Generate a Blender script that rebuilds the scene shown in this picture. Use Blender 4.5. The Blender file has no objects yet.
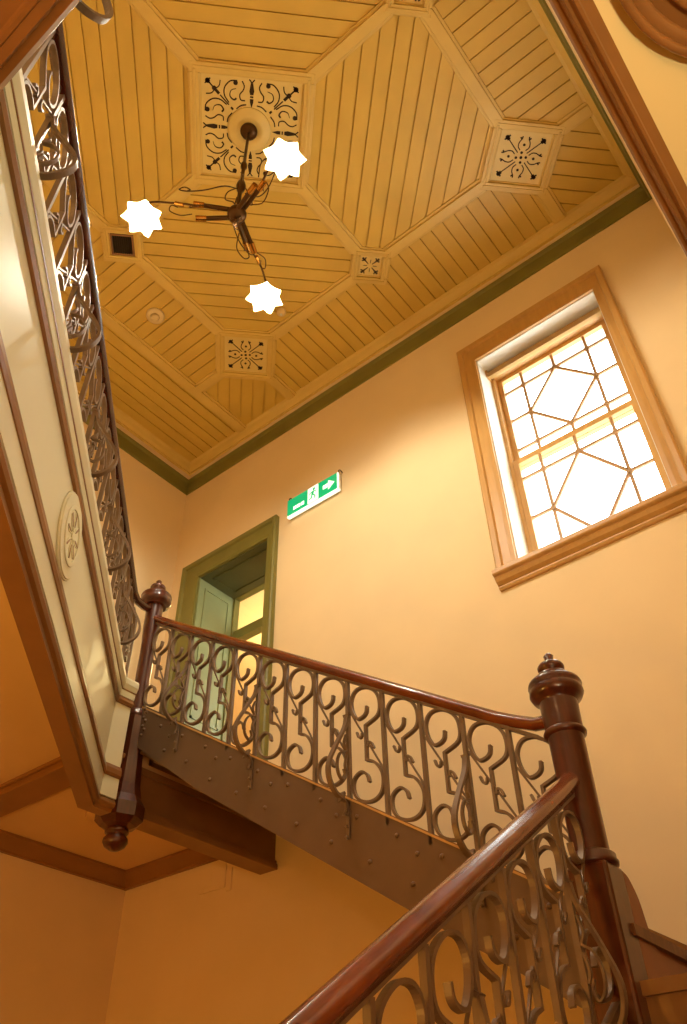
import bpy, bmesh, math, random
from mathutils import Vector, Matrix
random.seed(7)
scn = bpy.context.scene
COL = scn.collection
PI = math.pi

# ------------------------------------------------------------------ materials
def lin(c):
    return tuple(((v/255)/12.92 if v/255 <= .04045 else ((v/255+.055)/1.055)**2.4) for v in c) + (1,)

def mat(name, rgb, rough=.6, metal=0, var=.08, scale=6, bump=0, bscale=40, coat=0, stretch=None, rgb2=None, emit=None, estr=0, spec=.5):
    m = bpy.data.materials.new(name); m.use_nodes = True
    nt = m.node_tree; b = nt.nodes['Principled BSDF']
    b.inputs['Roughness'].default_value = rough
    b.inputs['Metallic'].default_value = metal
    b.inputs['Specular IOR Level'].default_value = spec
    if coat: b.inputs['Coat Weight'].default_value = coat; b.inputs['Coat Roughness'].default_value = .12
    tc = nt.nodes.new('ShaderNodeTexCoord'); mp = nt.nodes.new('ShaderNodeMapping')
    nt.links.new(tc.outputs['Object'], mp.inputs['Vector'])
    if stretch: mp.inputs['Scale'].default_value = stretch
    n = nt.nodes.new('ShaderNodeTexNoise'); n.inputs['Scale'].default_value = scale; n.inputs['Detail'].default_value = 5
    nt.links.new(mp.outputs['Vector'], n.inputs['Vector'])
    cr = nt.nodes.new('ShaderNodeValToRGB')
    c = lin(rgb)
    c2 = lin(rgb2) if rgb2 else tuple(max(0, v*(1-var*2)) for v in c[:3]) + (1,)
    cr.color_ramp.elements[0].position = .3; cr.color_ramp.elements[0].color = c2
    cr.color_ramp.elements[1].position = .7; cr.color_ramp.elements[1].color = c
    nt.links.new(n.outputs['Fac'], cr.inputs['Fac']); nt.links.new(cr.outputs['Color'], b.inputs['Base Color'])
    if bump:
        n2 = nt.nodes.new('ShaderNodeTexNoise'); n2.inputs['Scale'].default_value = bscale; n2.inputs['Detail'].default_value = 4
        nt.links.new(mp.outputs['Vector'], n2.inputs['Vector'])
        bp = nt.nodes.new('ShaderNodeBump'); bp.inputs['Strength'].default_value = bump; bp.inputs['Distance'].default_value = .01
        nt.links.new(n2.outputs['Fac'], bp.inputs['Height']); nt.links.new(bp.outputs['Normal'], b.inputs['Normal'])
    if emit:
        b.inputs['Emission Color'].default_value = lin(emit); b.inputs['Emission Strength'].default_value = estr
    return m

M = {}
M['plaster'] = mat('plaster', (240,214,168), .75, var=.025, scale=2.5, bump=.03, bscale=60)
M['lower_plaster'] = M['plaster']
M['boards'] = mat('painted_boards', (224,186,84), .45, var=.06, scale=3, stretch=(1,1,1))
M['ribs'] = mat('painted_ribs', (228,194,104), .4, var=.05, scale=4)
M['fret'] = mat('fret_dark', (58,38,16), .9, var=.1)  # dark colour stands in for the shade inside cut-out holes
M['fretpanel'] = mat('fret_panel', (232,204,124), .45, var=.04)
M['green'] = mat('green_paint', (126,120,56), .5, var=.08, scale=5)
M['palegreen'] = mat('pale_green_paint', (146,156,110), .45, var=.05, scale=4)
M['darkgreen'] = mat('dark_green_paint', (84,84,42), .5, var=.1)
M['tan'] = mat('tan_paint', (205,158,92), .4, var=.06, scale=5, stretch=(6,6,1))
M['white'] = mat('white_paint', (240,238,230), .5, var=.02)
M['redwood'] = mat('dark_red_wood', (88,38,17), .28, var=.2, scale=5, stretch=(9,9,1), coat=.5, rgb2=(62,24,12))
M['rail'] = mat('handrail_wood', (132,64,28), .25, var=.2, scale=6, coat=.6, rgb2=(96,42,18))
M['railcap'] = mat('handrail_cap_wood', (176,104,48), .3, var=.2, scale=6, coat=.5, rgb2=(140,74,32))
M['darkrail'] = mat('gallery_rail_wood', (84,32,20), .25, var=.2, scale=6, coat=.6, rgb2=(50,18,14))
M['iron'] = mat('painted_iron', (128,106,84), .42, metal=.15, var=.12, scale=14)
M['stringer'] = mat('stringer_paint', (112,88,66), .4, metal=.1, var=.06, scale=8)
M['fascia'] = mat('fascia_paint', (226,222,190), .42, var=.02, scale=3, spec=.3)
M['mould'] = mat('brown_moulding', (146,98,50), .28, var=.1, scale=6, coat=.4)
M['brownbeam'] = mat('brown_beam', (156,116,68), .4, var=.12, scale=6)
M['cornice'] = mat('lower_cornice', (156,108,54), .45, var=.08, scale=5)
M['soffit'] = mat('soffit_plaster', (232,196,140), .7, var=.03, scale=2)
M['soffit_yellow'] = mat('right_soffit_plaster', (236,212,150), .6, var=.03, scale=2)
M['outer'] = mat('outer_reveal_paint', (206,216,226), .6, var=.02)
M['brass'] = mat('brass', (196,140,62), .25, metal=1, var=.1)
M['bronze'] = mat('bronze', (92,62,30), .35, metal=.8, var=.15)
M['floorwood'] = mat('floor_wood', (120,76,40), .4, var=.2, scale=4, stretch=(1,10,1))
M['vent'] = mat('vent_metal', (70,62,46), .4, metal=.5)
M['plastic'] = mat('sensor_plastic', (232,206,150), .4, var=.02)
M['bars'] = mat('glazing_paint', (176,138,96), .5, var=.03)
M['blind'] = mat('blind_cloth', (186,146,84), .6, var=.04)
M['exitgreen'] = mat('exit_green', (0,150,80), .4, var=.02, emit=(0,186,124), estr=.75)
M['exitwhite'] = mat('exit_white', (250,255,245), .4, var=.01, emit=(248,255,236), estr=1.1)
M['exitbody'] = mat('exit_body', (225,225,215), .5, var=.02)
M['riser'] = mat('riser_wood', (150,88,44), .35, var=.15, scale=5)
M['shade'] = mat('shade_glass', (255,244,220), .3, var=.01, emit=(255,232,176), estr=4)
g = bpy.data.materials.new('window_glass'); g.use_nodes = True
nt = g.node_tree; nt.nodes.remove(nt.nodes['Principled BSDF'])
tr = nt.nodes.new('ShaderNodeBsdfTransparent'); tr.inputs[0].default_value = (.97,.99,.99,1)
gl = nt.nodes.new('ShaderNodeBsdfGlossy'); gl.inputs['Roughness'].default_value = .05
mx = nt.nodes.new('ShaderNodeMixShader'); mx.inputs[0].default_value = .06
nt.links.new(tr.outputs[0], mx.inputs[1]); nt.links.new(gl.outputs[0], mx.inputs[2])
nt.links.new(mx.outputs[0], nt.nodes['Material Output'].inputs[0])
M['glass'] = g

# ------------------------------------------------------------------ mesh builder
class MB:
    def __init__(s): s.v = []; s.f = []; s.sm = []; s.mi = []; s.cur = 0
    def add(s, vs, fs, smooth=False):
        o = len(s.v); s.v += [Vector(p) for p in vs]
        for f in fs:
            s.f.append(tuple(i+o for i in f)); s.sm.append(smooth); s.mi.append(s.cur)
        return s
    def box(s, a, b, m=None):
        x0,y0,z0 = [min(p,q) for p,q in zip(a,b)]; x1,y1,z1 = [max(p,q) for p,q in zip(a,b)]
        vs = [Vector(p) for p in ((x0,y0,z0),(x1,y0,z0),(x1,y1,z0),(x0,y1,z0),(x0,y0,z1),(x1,y0,z1),(x1,y1,z1),(x0,y1,z1))]
        if m: vs = [m @ p for p in vs]
        return s.add(vs, [(3,2,1,0),(4,5,6,7),(0,1,5,4),(1,2,6,5),(2,3,7,6),(3,0,4,7)])
    def prism(s, pts, off):
        """pts: closed planar 3D polygon, off: extrusion vector"""
        n = len(pts); off = Vector(off); pts = [Vector(p) for p in pts]
        vs = pts + [p+off for p in pts]
        fs = [tuple(range(n))[::-1], tuple(range(n, 2*n))]
        fs += [(i, (i+1) % n, n+(i+1) % n, n+i) for i in range(n)]
        return s.add(vs, fs)
    def strip(s, path, nrm, w, t, smooth=True):
        """flat bar: path in a plane with normal nrm; w across the plane, t in the plane"""
        nrm = Vector(nrm).normalized(); P = [Vector(p) for p in path]; n = len(P); rings = []
        for i in range(n):
            if i == 0: d = P[1]-P[0]
            elif i == n-1: d = P[-1]-P[-2]
            else: d = (P[i+1]-P[i]).normalized() + (P[i]-P[i-1]).normalized()
            d.normalize(); b = nrm.cross(d); b.normalize()
            k = 1
            if 0 < i < n-1:
                c = (P[i]-P[i-1]).normalized().dot(d); k = min(1.6, 1/max(c, .4))
            a = b*t/2*k; c2 = nrm*w/2
            rings.append([P[i]-a-c2, P[i]+a-c2, P[i]+a+c2, P[i]-a+c2])
        vs = [q for r in rings for q in r]; fs = []
        for i in range(n-1):
            o = i*4
            for j in range(4): fs.append((o+j, o+(j+1) % 4, o+4+(j+1) % 4, o+4+j))
        fs += [(3,2,1,0), (n*4-4, n*4-3, n*4-2, n*4-1)]
        return s.add(vs, fs)
    def tube(s, path, r, seg=8, smooth=True):
        P = [Vector(p) for p in path]; n = len(P); rings = []
        rr = r if isinstance(r, (list, tuple)) else [r]*n
        up = None
        for i in range(n):
            d = (P[min(i+1, n-1)]-P[max(i-1, 0)]).normalized()
            if up is None:
                up = Vector((0,0,1)) if abs(d.z) < .9 else Vector((1,0,0))
            a = d.cross(up)
            if a.length < 1e-5: a = d.cross(Vector((1,0,0)))
            a.normalize(); up = a.cross(d).normalized()
            rings.append([P[i] + (a*math.cos(2*PI*k/seg)+up*math.sin(2*PI*k/seg))*rr[i] for k in range(seg)])
        vs = [q for rg in rings for q in rg]; fs = []
        for i in range(n-1):
            for k in range(seg): fs.append((i*seg+k, i*seg+(k+1) % seg, (i+1)*seg+(k+1) % seg, (i+1)*seg+k))
        s.add(vs, fs, smooth)
        s.add(rings[0], [tuple(range(seg))[::-1]]); s.add(rings[-1], [tuple(range(seg))])
        return s
    def lathe(s, prof, c=(0,0,0), seg=24, smooth=True, m=None):
        c = Vector(c); vs = []; fs = []
        for r, z in prof:
            for k in range(seg):
                p = Vector((r*math.cos(2*PI*k/seg), r*math.sin(2*PI*k/seg), z))
                vs.append((m @ p if m else p) + c)
        for i in range(len(prof)-1):
            for k in range(seg): fs.append((i*seg+k, i*seg+(k+1) % seg, (i+1)*seg+(k+1) % seg, (i+1)*seg+k))
        n = len(prof)
        s.add(vs, fs, smooth)
        if prof[0][0] > 1e-4: s.add(vs[:seg], [tuple(range(seg))[::-1]])
        if prof[-1][0] > 1e-4: s.add(vs[-seg:], [tuple(range(seg))])
        return s
    def extrude(s, path, prof, closed=False):
        """mitred extrusion in plan: path [(x,y)], prof closed [(out,z)], out to the left of travel"""
        P = [Vector((p[0], p[1])) for p in path]; n = len(P); rings = []
        for i in range(n):
            if closed or 0 < i < n-1:
                d0 = (P[i]-P[i-1]).normalized(); d1 = (P[(i+1) % n]-P[i]).normalized()
            else:
                d0 = d1 = ((P[1]-P[0]) if i == 0 else (P[-1]-P[-2])).normalized()
            n0 = Vector((-d0.y, d0.x)); n1 = Vector((-d1.y, d1.x))
            b = (n0+n1).normalized(); k = 1/max(.3, b.dot(n0))
            rings.append([Vector((P[i].x+b.x*k*o, P[i].y+b.y*k*o, z)) for o, z in prof])
        m = len(prof); vs = [q for r in rings for q in r]; fs = []
        for i in range(n if closed else n-1):
            a = i*m; b2 = ((i+1) % n)*m
            for j in range(m): fs.append((a+j, a+(j+1) % m, b2+(j+1) % m, b2+j))
        if not closed: fs += [tuple(range(m))[::-1], tuple(range((n-1)*m, n*m))]
        return s.add(vs, fs)
    def build(s, name, m, parent=None, bevel=0):
        me = bpy.data.meshes.new(name)
        off = Vector((0,0,0))
        if parent is not None:
            p = parent
            while p is not None: off += p.location; p = p.parent
        me.from_pydata([tuple(v-off) for v in s.v], [], s.f)
        ms = m if isinstance(m, (list, tuple)) else [m]
        for q in ms: me.materials.append(q)
        me.polygons.foreach_set('use_smooth', s.sm); me.polygons.foreach_set('material_index', s.mi)
        bm = bmesh.new(); bm.from_mesh(me); bmesh.ops.recalc_face_normals(bm, faces=bm.faces); bm.to_mesh(me); bm.free()
        me.update()
        o = bpy.data.objects.new(name, me); COL.objects.link(o)
        if parent is not None: o.parent = parent
        if bevel:
            b = o.modifiers.new('bevel', 'BEVEL'); b.width = bevel; b.segments = 2; b.limit_method = 'ANGLE'
        return o

def thing(name, label, cat, loc, group=None):
    o = bpy.data.objects.new(name, None); COL.objects.link(o); o.location = loc; o.empty_display_size = .05
    o['label'] = label; o['category'] = cat
    if group: o['group'] = group
    return o
def tag(o, label, cat, group=None):
    o['label'] = label; o['category'] = cat
    if group: o['group'] = group
    return o
def struct(o, label=None):
    o['kind'] = 'structure'
    if label: o['label'] = label
    return o
def dup(o, delta, parent):
    c = o.copy(); COL.objects.link(c); c.parent = parent; c.location = o.location + Vector(delta); return c
def crom(pts, n=5, sharp=()):
    """Catmull-Rom through pts; indices in sharp are kinks"""
    out = []; m = len(pts)
    P = [Vector(p) for p in pts]
    for i in range(m-1):
        p1, p2 = P[i], P[i+1]
        p0 = P[i-1] if i > 0 and i not in sharp else p1*2-p2
        p3 = P[i+2] if i+2 < m and (i+1) not in sharp else p2*2-p1
        for k in range(n):
            t = k/n
            out.append(.5*((2*p1)+(p2-p0)*t+(2*p0-5*p1+4*p2-p3)*t*t+(3*p1-p0-3*p2+p3)*t**3))
    out.append(P[-1]); return out
def lerp(a, b, t): return a+(b-a)*t

S2 = math.sqrt(.5)
XW, XE, YN = -5.28, .07, 4.0        # west wall, east upper wall, north (window) wall
ZC = 6.5                            # ceiling
ZG = 2.45                           # gallery / upper landing floor
ZF0, ZF1 = 1.725, 2.49              # gallery fascia
ZS = 2.1                            # landing soffit
YS = -1.4                           # south upper wall
ZFL = -2.36                         # ground floor
XEL = 1.0                           # east wall of the lower flight
YB = -3.2

# ------------------------------------------------------------------ room shell
def wall_grid(mb, xs, zs, holes, y0, y1):
    for i in range(len(xs)-1):
        for j in range(len(zs)-1):
            cx, cz = (xs[i]+xs[i+1])/2, (zs[j]+zs[j+1])/2
            if any(h[0] < cx < h[1] and h[2] < cz < h[3] for h in holes): continue
            mb.box((xs[i], y0, zs[j]), (xs[i+1], y1, zs[j+1]))
DX0, DX1, DZ1 = -4.88, -3.975, 4.77
WX0, WX1, WZ0, WZ1 = -1.665, -.597, 3.19, 5.45
mb = MB()
wall_grid(mb, [XW-.3, DX0, DX1, WX0, WX1, XEL+.2], [ZFL-.1, ZG, WZ0, DZ1, WZ1, ZC+.2],
          [(DX0, DX1, ZG, DZ1), (WX0, WX1, WZ0, WZ1)], YN, YN+.46)
struct(mb.build('wall_north', M['plaster']))
struct(MB().box((XW-.3, YB, ZFL-.1), (XW, YN, ZC+.2)).build('wall_west', M['plaster']))
struct(MB().box((XE, YS, ZF0+.06), (XE+.3, YN, ZC+.2)).build('wall_east', M['plaster']))
struct(MB().box((XW, YS-.3, ZF1-.1), (XE+.3, YS, ZC+.2)).build('wall_south', M['plaster']))
struct(MB().box((XEL, YB, ZFL-.1), (XEL+.2, YN, 2.2)).build('wall_stairside', M['plaster']))
struct(MB().box((XW-.3, YB-.3, ZFL-.1), (XEL+.2, YB, 2.2)).build('wall_hall', M['plaster']))
struct(MB().box((XW-.3, YB-.3, ZFL-.2), (XEL+.2, YN+.4, ZFL)).build('floor', M['floorwood']))

# gallery floor slab: polygon west part, south strip, east strip
PD = .80                                     # diagonal plane: x+y = -PD*sqrt2
k = -PD/S2
slab = MB()
inner = .02
slab.prism([(XW, YB, ZS), (k-.4, YB, ZS), (k+.1-.12, -.1, ZS), (-3.66, 2.50-inner, ZS), (-3.74, 2.62, ZS), (-3.74, YN, ZS), (XW, YN, ZS)], (0,0,ZG-ZS))
struct(slab.build('soffit_west', M['soffit']))
slab = MB()
slab.box((k-.4, YB, 1.775), (XE+.03, -.32, ZG)); slab.box((XE+.003, YB, ZF0+.008), (XEL, YN, ZF0+.055)); slab.box((XE+.31, YB, ZF0+.055), (XEL, YN, ZG))
struct(slab.build('soffit_east', M['soffit_yellow']))

# ceiling: base plane, boards clipped to each panel, all one mesh
def clip(poly, nx, ny, c):
    """keep nx*x+ny*y >= c"""
    out = []
    for i in range(len(poly)):
        a = poly[i]; b = poly[(i+1) % len(poly)]
        da = nx*a[0]+ny*a[1]-c; db = nx*b[0]+ny*b[1]-c
        if da >= 0: out.append(a)
        if (da >= 0) != (db >= 0):
            t = da/(da-db); out.append((a[0]+(b[0]-a[0])*t, a[1]+(b[1]-a[1])*t))
    return out
CX, CY, CS = -2.15, 1.70, 1.535
ceil = MB(); ceil.box((XW-.1, YS-.1, ZC), (XE+.1, YN+.1, ZC+.2))
def boards(poly, dirv, w=.118):
    dx, dy = dirv; l = math.hypot(dx, dy); dx /= l; dy /= l; nx, ny = -dy, dx
    cs = [nx*p[0]+ny*p[1] for p in poly]
    a = math.floor(min(cs)/w)
    while a*w < max(cs):
        q = clip(clip(poly, nx, ny, a*w+.005), -nx, -ny, -((a+1)*w-.005))
        if len(q) >= 3:
            ceil.prism([(p[0], p[1], ZC-.018) for p in q], (0,0,.02))
        a += 1
def octa(x0, x1, y0, y1, h00, h10, h11, h01):
    pts = [(x0+h00, y0), (x1-h10, y0), (x1, y0+h10), (x1, y1-h11), (x1-h11, y1), (x0+h01, y1), (x0, y1-h01), (x0, y0+h00)]
    out = []
    for p in pts:
        if not out or abs(p[0]-out[-1][0])+abs(p[1]-out[-1][1]) > 1e-6: out.append(p)
    return out
HL, HM, HS = .66, .40, .235
X0, X1, X2 = CX-CS, CX, CX+CS; Y0, Y1, Y2 = CY-CS, CY, CY+CS
XR = -4.39
G = (-1, 1); H = (1, 1)
boards(octa(X1, X2, Y1, Y2, HL, HS, HM, HS), G)
boards(octa(X0, X1, Y0, Y1, HM, HS, HL, HS), G)
boards(octa(X0, X1, Y1, Y2, HS, HL, HS, HM), H)
boards(octa(X1, X2, Y0, Y1, HS, HM, HS, HL), H)
for a, b, h0, h1 in ((Y0, Y1, HM, HS), (Y1, Y2, HS, HM)):
    boards(octa(X2, XE, a, b, h0, 0, 0, h1), (1,0)); boards(octa(XR, X0, a, b, 0, h0, h1, 0), (1,0))
for a, b, h0, h1 in ((X0, X1, HM, HS), (X1, X2, HS, HM)):
    boards(octa(a, b, Y2, YN, h0, h1, 0, 0), (0,1)); boards(octa(a, b, YS, Y0, 0, 0, h1, h0), (0,1))
boards(octa(X2, XE, Y2, YN, HM, 0, 0, 0), H); boards(octa(XR, X0, Y2, YN, 0, HM, 0, 0), G)
boards(octa(X2, XE, YS, Y0, 0, 0, 0, HM), G); boards(octa(XR, X0, YS, Y0, 0, 0, HM, 0), H)
boards([(XW, YS), (XR, YS), (XR, YN), (XW, YN)], (0,1))
struct(ceil.build('ceiling', M['boards']))
# ribs and frames
rib = MB()
def ribbar(a, b, w=.085):
    a = Vector((a[0], a[1])); b = Vector((b[0], b[1])); d = (b-a); L = d.length; d.normalize()
    m = Matrix.Translation((a.x, a.y, ZC)) @ Matrix.Rotation(math.atan2(d.y, d.x), 4, 'Z')
    rib.box((0, -w/2-.022, -.03), (L, w/2+.022, 0), m); rib.box((0, -w/2, -.048), (L, w/2, -.028), m)
def frame(cx, cy, h, w):
    """square turned 45 deg: h = outer half diagonal, w = bar width"""
    m = Matrix.Translation((cx, cy, ZC)) @ Matrix.Rotation(PI/4, 4, 'Z'); a = h*S2
    for wo, wi, z in ((a+.012, a-w-.012, -.03), (a, a-w, -.05), (a-w*.35, a-w*.65, -.056)):
        for s in (1, -1):
            rib.box((-wo, s*wo, z), (wo, s*wi, 0), m); rib.box((s*wo, -wi, z), (s*wi, wi, 0), m)
nodes = {(0,0):HM, (2,0):HM, (0,2):HM, (2,2):HM, (1,1):HL, (1,0):HS, (0,1):HS, (2,1):HS, (1,2):HS}
NX = [X0, X1, X2]; NY = [Y0, Y1, Y2]
for (i, j), h in nodes.items():
    frame(NX[i], NY[j], h, {HL:.075, HM:.065, HS:.06}[h])
for j in range(3):
    for i in range(2): ribbar((NX[i]+nodes[i,j]-.04, NY[j]), (NX[i+1]-nodes[i+1,j]+.04, NY[j]))
    if j != 1:
        ribbar((NX[2]+nodes[2,j]-.04, NY[j]), (XE-.08, NY[j])); ribbar((XR+.04, NY[j]), (NX[0]-nodes[0,j]+.04, NY[j]))
for i in range(3):
    for j in range(2): ribbar((NX[i], NY[j]+nodes[i,j]-.04), (NX[i], NY[j+1]-nodes[i,j+1]+.04))
    if i != 1:
        ribbar((NX[i], NY[2]+nodes[i,2]-.04), (NX[i], YN-.08)); ribbar((NX[i], YS+.08), (NX[i], NY[0]-nodes[i,0]+.04))
ribbar((XR, YS+.08), (XR, YN-.08), .09)
struct(rib.build('trim_1', M['ribs'], bevel=.004), 'raised ribs and square frames of the boarded ceiling')
room = [(XW, YS), (XE, YS), (XE, YN), (XW, YN)]
cor = MB()
cor.extrude(room, [(0, ZC), (.10, ZC), (.10, ZC-.02), (.075, ZC-.032), (.05, ZC-.06), (.022, ZC-.08), (.022, ZC-.1), (0, ZC-.1)], True)
struct(cor.build('trim_2', M['ribs']), 'wooden cornice round the ceiling edge')
st = MB()
st.extrude(room, [(0, 6.10), (.012, 6.10), (.02, 6.125), (.02, 6.25), (.035, 6.27), (.035, 6.295), (0, 6.295)], True)
struct(st.build('trim_3', M['green']), 'green picture rail round the top of the walls')

# ------------------------------------------------------------------ fretwork panels in the ceiling
def fret_panel(name, label, cx, cy, h, motif, group=None):
    root = thing(name, label, 'ceiling panel', (cx, cy, ZC), group)
    R45 = Matrix.Translation((cx, cy, 0)) @ Matrix.Rotation(PI/4, 4, 'Z')
    a = h*S2
    f = MB(); f.box((-a, -a, ZC-.024), (a, a, ZC-.002), R45); f.cur = 1; z = ZC-.0265
    def ribbon(pts, w, taper=False):
        w *= .74
        P = [Vector((q[0], q[1])) for q in crom([(x, y, 0) for x, y in pts], 5)]
        L = []; R = []
        for i in range(len(P)):
            d = (P[min(i+1, len(P)-1)]-P[max(i-1, 0)]).normalized(); n = Vector((-d.y, d.x))
            ww = w*(1 if not taper else lerp(.35, 1.25, i/(len(P)-1)))/2
            L.append(P[i]+n*ww); R.append(P[i]-n*ww)
        for i in range(len(P)-1):
            quad(L[i], L[i+1], R[i+1], R[i])
    def quad(*q):
        f.prism([R45 @ Vector((v[0]*a, v[1]*a, z)) for v in q], (0,0,.004))
    def disc(x, y, r, n=10):
        r *= .85; quad(*[(x+r*math.cos(2*PI*i/n), y+r*math.sin(2*PI*i/n)) for i in range(n)])
    for q in range(4):
        c, s = math.cos(q*PI/2), math.sin(q*PI/2)
        T = lambda pts: [(x*c-y*s, x*s+y*c) for x, y in pts]
        Mx = lambda pts: [(-x, y) for x, y in pts]
        def both(pts, w, tp=False): ribbon(T(pts), w, tp); ribbon(T(Mx(pts)), w, tp)
        def poly(pts): quad(*T(pts))
        if motif == 'large':
            poly([(0,.40), (.03,.5), (.032,.56), (-.032,.56), (-.03,.5)]); poly([(-.032,.585), (.032,.585), (.03,.61), (-.03,.61)])
            poly([(-.03,.635), (.03,.635), (.045,.7), (.02,.84), (-.02,.84), (-.045,.7)]); both([(.0,.84), (.03,.88), (.05,.9)], .03)
            both([(.10,.45), (.19,.43), (.28,.36)], .03)
            both([(.12,.52), (.2,.53), (.22,.62), (.16,.7), (.14,.78), (.18,.86)], .028)
            both([(.27,.86), (.40,.84), (.5,.72), (.5,.58), (.42,.46)], .03, False); 
            for sx in (1, -1): disc(*T([(sx*.30, .82)])[0], .05)
            both([(.29,.72), (.38,.68), (.40,.58), (.33,.52), (.28,.55)], .035, True)
            ribbon(T([(.34,.34), (.38,.38)]), .05); ribbon(T([(.42,.42), (.58,.58)]), .03); ribbon(T([(.6,.6), (.68,.68)]), .07)
            disc(*T([(.69,.69)])[0], .05); ribbon(T([(.72,.72), (.84,.84)]), .035); disc(*T([(.81,.81)])[0], .055)
            ribbon(T([(.76,.86), (.86,.76)]), .03)
            both([(.58,.84), (.6,.74), (.67,.68)], .025); ribbon(T([(.84,.58), (.74,.6), (.68,.67)]), .025)
        else:
            k = 1 if motif == 'medium' else 1
            if motif == 'medium':
                ribbon(T([(.16,.16), (.56,.56)]), .045); ribbon(T([(.56,.56), (.66,.66)]), .15); ribbon(T([(.55,.72), (.62,.62), (.72,.55)]), .07)
                disc(*T([(.64,.64)])[0], .085); disc(0, 0, .06); disc(*T([(.02,.17)])[0], .055); disc(*T([(0,.44)])[0], .055)
                both([(.10,.25), (.19,.36), (.19,.5), (.13,.62)], .045); both([(.13,.62), (.11,.72)], .06); both([(.13,.62), (.19,.68)], .06)
            else:
                ribbon(T([(.14,.14), (.62,.62)]), .17, True); ribbon(T([(.36,.66), (.46,.46), (.66,.36)]), .12); ribbon(T([(0,.22), (0,.5)]), .06)
    f.build('panel', [M['fretpanel'], M['fret']], root)
    return root
fret_panel('fretwork_panel', 'large square fretwork ceiling panel of dark scrolls behind the chandelier', CX, CY, .58, 'large')
fret_panel('fretwork_panel', 'square fretwork ceiling panel nearest the top right of the window wall', X2, Y2, .33, 'medium')
fret_panel('fretwork_panel', 'square fretwork ceiling panel at far left, above the exit sign', X0, Y2, .33, 'medium')
fret_panel('fretwork_panel', 'small fretwork ceiling square between the two medium panels along the window wall', X1, Y2, .17, 'small')
fret_panel('fretwork_panel', 'small fretwork ceiling square cut by the top edge of the photo', X2, Y1, .17, 'small')
t = thing('air_vent', 'small dark louvred air vent set in the ceiling by the gallery rail', 'vent', (X0, Y1, ZC))
R45 = Matrix.Translation((X0, Y1, 0)) @ Matrix.Rotation(PI/4, 4, 'Z')
a = .17*S2
MB().box((-a, -a, ZC-.024), (a, a, ZC-.002), R45).build('panel', M['fretpanel'], t)
v = MB().box((-.085, -.085, ZC-.03), (.085, .085, ZC-.02), R45).build('backing', M['fret'], t)
fr = MB()
for s in (1, -1): fr.box((-.098, s*.098, ZC-.045), (.098, s*.083, ZC-.02), R45); fr.box((s*.098, -.083, ZC-.045), (s*.083, .083, ZC-.02), R45)
fr.build('vent_frame', M['mould'], t)
for i in range(9):
    x = -.072+i*.018
    MB().prism([R45 @ Vector(p) for p in ((x-.006, -.083, ZC-.042), (x+.004, -.083, ZC-.03), (x+.006, -.083, ZC-.032), (x-.004, -.083, ZC-.044))], R45.to_3x3() @ Vector((0,.166,0))).build('louvre', M['vent'], t)
t = thing('smoke_detector', 'round cream smoke detector on the ceiling boards below the vent', 'smoke detector', (-4.02, 2.37, ZC))
MB().lathe([(.0,ZC-.016), (.085,ZC-.02), (.085,ZC-.04), (.07,ZC-.05), (.0,ZC-.05)][::-1], (-4.02, 2.37, 0)).build('base', M['plastic'], t)
MB().lathe([(.0,ZC-.08), (.03,ZC-.08), (.045,ZC-.05), (.0,ZC-.05)], (-4.02, 2.37, 0)).build('sensor_head', M['plastic'], t)
t = thing('ceiling_sensor', 'tiny round white sensor on the ceiling near the lowest lamp', 'sensor', (-3.11, 3.12, ZC))
MB().lathe([(0,ZC-.065), (.025,ZC-.06), (.042,ZC-.04), (.045,ZC-.02), (0,ZC-.02)], (-3.085, 3.09, 0)).build('dome', M['plastic'], t)
MB().lathe([(0,ZC-.075), (.012,ZC-.07), (.012,ZC-.058), (0,ZC-.058)], (-3.085, 3.09, 0)).build('lens', M['exitbody'], t)

# ------------------------------------------------------------------ window
wn = bpy.data.objects.new('window_1', None); COL.objects.link(wn); wn.location = (-1.14, YN, WZ0); struct(wn, 'tan framed sash window with leaded diamond panes')
cas = MB()
def casing_prof(w): return [(0,0), (0,.025), (.03,.03), (w-.055,.03), (w-.045,.048), (w-.012,.055), (w,.045), (w,0)]
def casing(mb, x0, x1, z0, z1, wl, wr, wt, y):
    """three sided architrave; profile (across, proud)"""
    A = [(x0,z0), (x0,z1), (x1,z1), (x1,z0)]
    w = {0:wl, 1:wl, 2:wr, 3:wr}
    n = 8; rings = []
    for i, (x, z) in enumerate(A):
        pr = casing_prof(w[i]); ring = []
        for j, (o, p) in enumerate(pr):
            ox = -o if i < 2 else o
            oz = casing_prof(wt)[j][0] if i in (1, 2) else 0
            ring.append(Vector((x+ox, y-p, z+oz)))
        rings.append(ring)
    vs = [q for r in rings for q in r]; fs = []
    for i in range(3):
        for j in range(n): fs.append((i*n+j, i*n+(j+1) % n, (i+1)*n+(j+1) % n, (i+1)*n+j))
    fs += [tuple(range(n)), tuple(range(3*n, 4*n))]
    mb.add(vs, fs)
casing(cas, WX0, WX1, 3.24, WZ1, .145, .115, .2, YN)
cas.build('window_frame', M['tan'], wn)
sl = MB()
sl.extrude([(-1.82, YN), (-.44, YN)][::-1], [(0,3.135), (.02,3.135), (.03,3.15), (.03,3.16), (.055,3.18), (.07,3.205), (.07,3.214), (.09,3.22), (.095,3.228), (.095,3.255), (.088,3.263), (0,3.263)])
sl.build('window_sill', M['tan'], wn)
MB().box((WX0, YN, WZ0), (WX0+.008, YN+.24, WZ1)).box((WX1-.008, YN, WZ0), (WX1, YN+.24, WZ1)).box((WX0, YN, WZ1-.008), (WX1, YN+.24, WZ1)).box((WX0, YN, 3.19), (WX1, YN+.24, 3.25)).build('reveal_lining', M['white'], wn)
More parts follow.
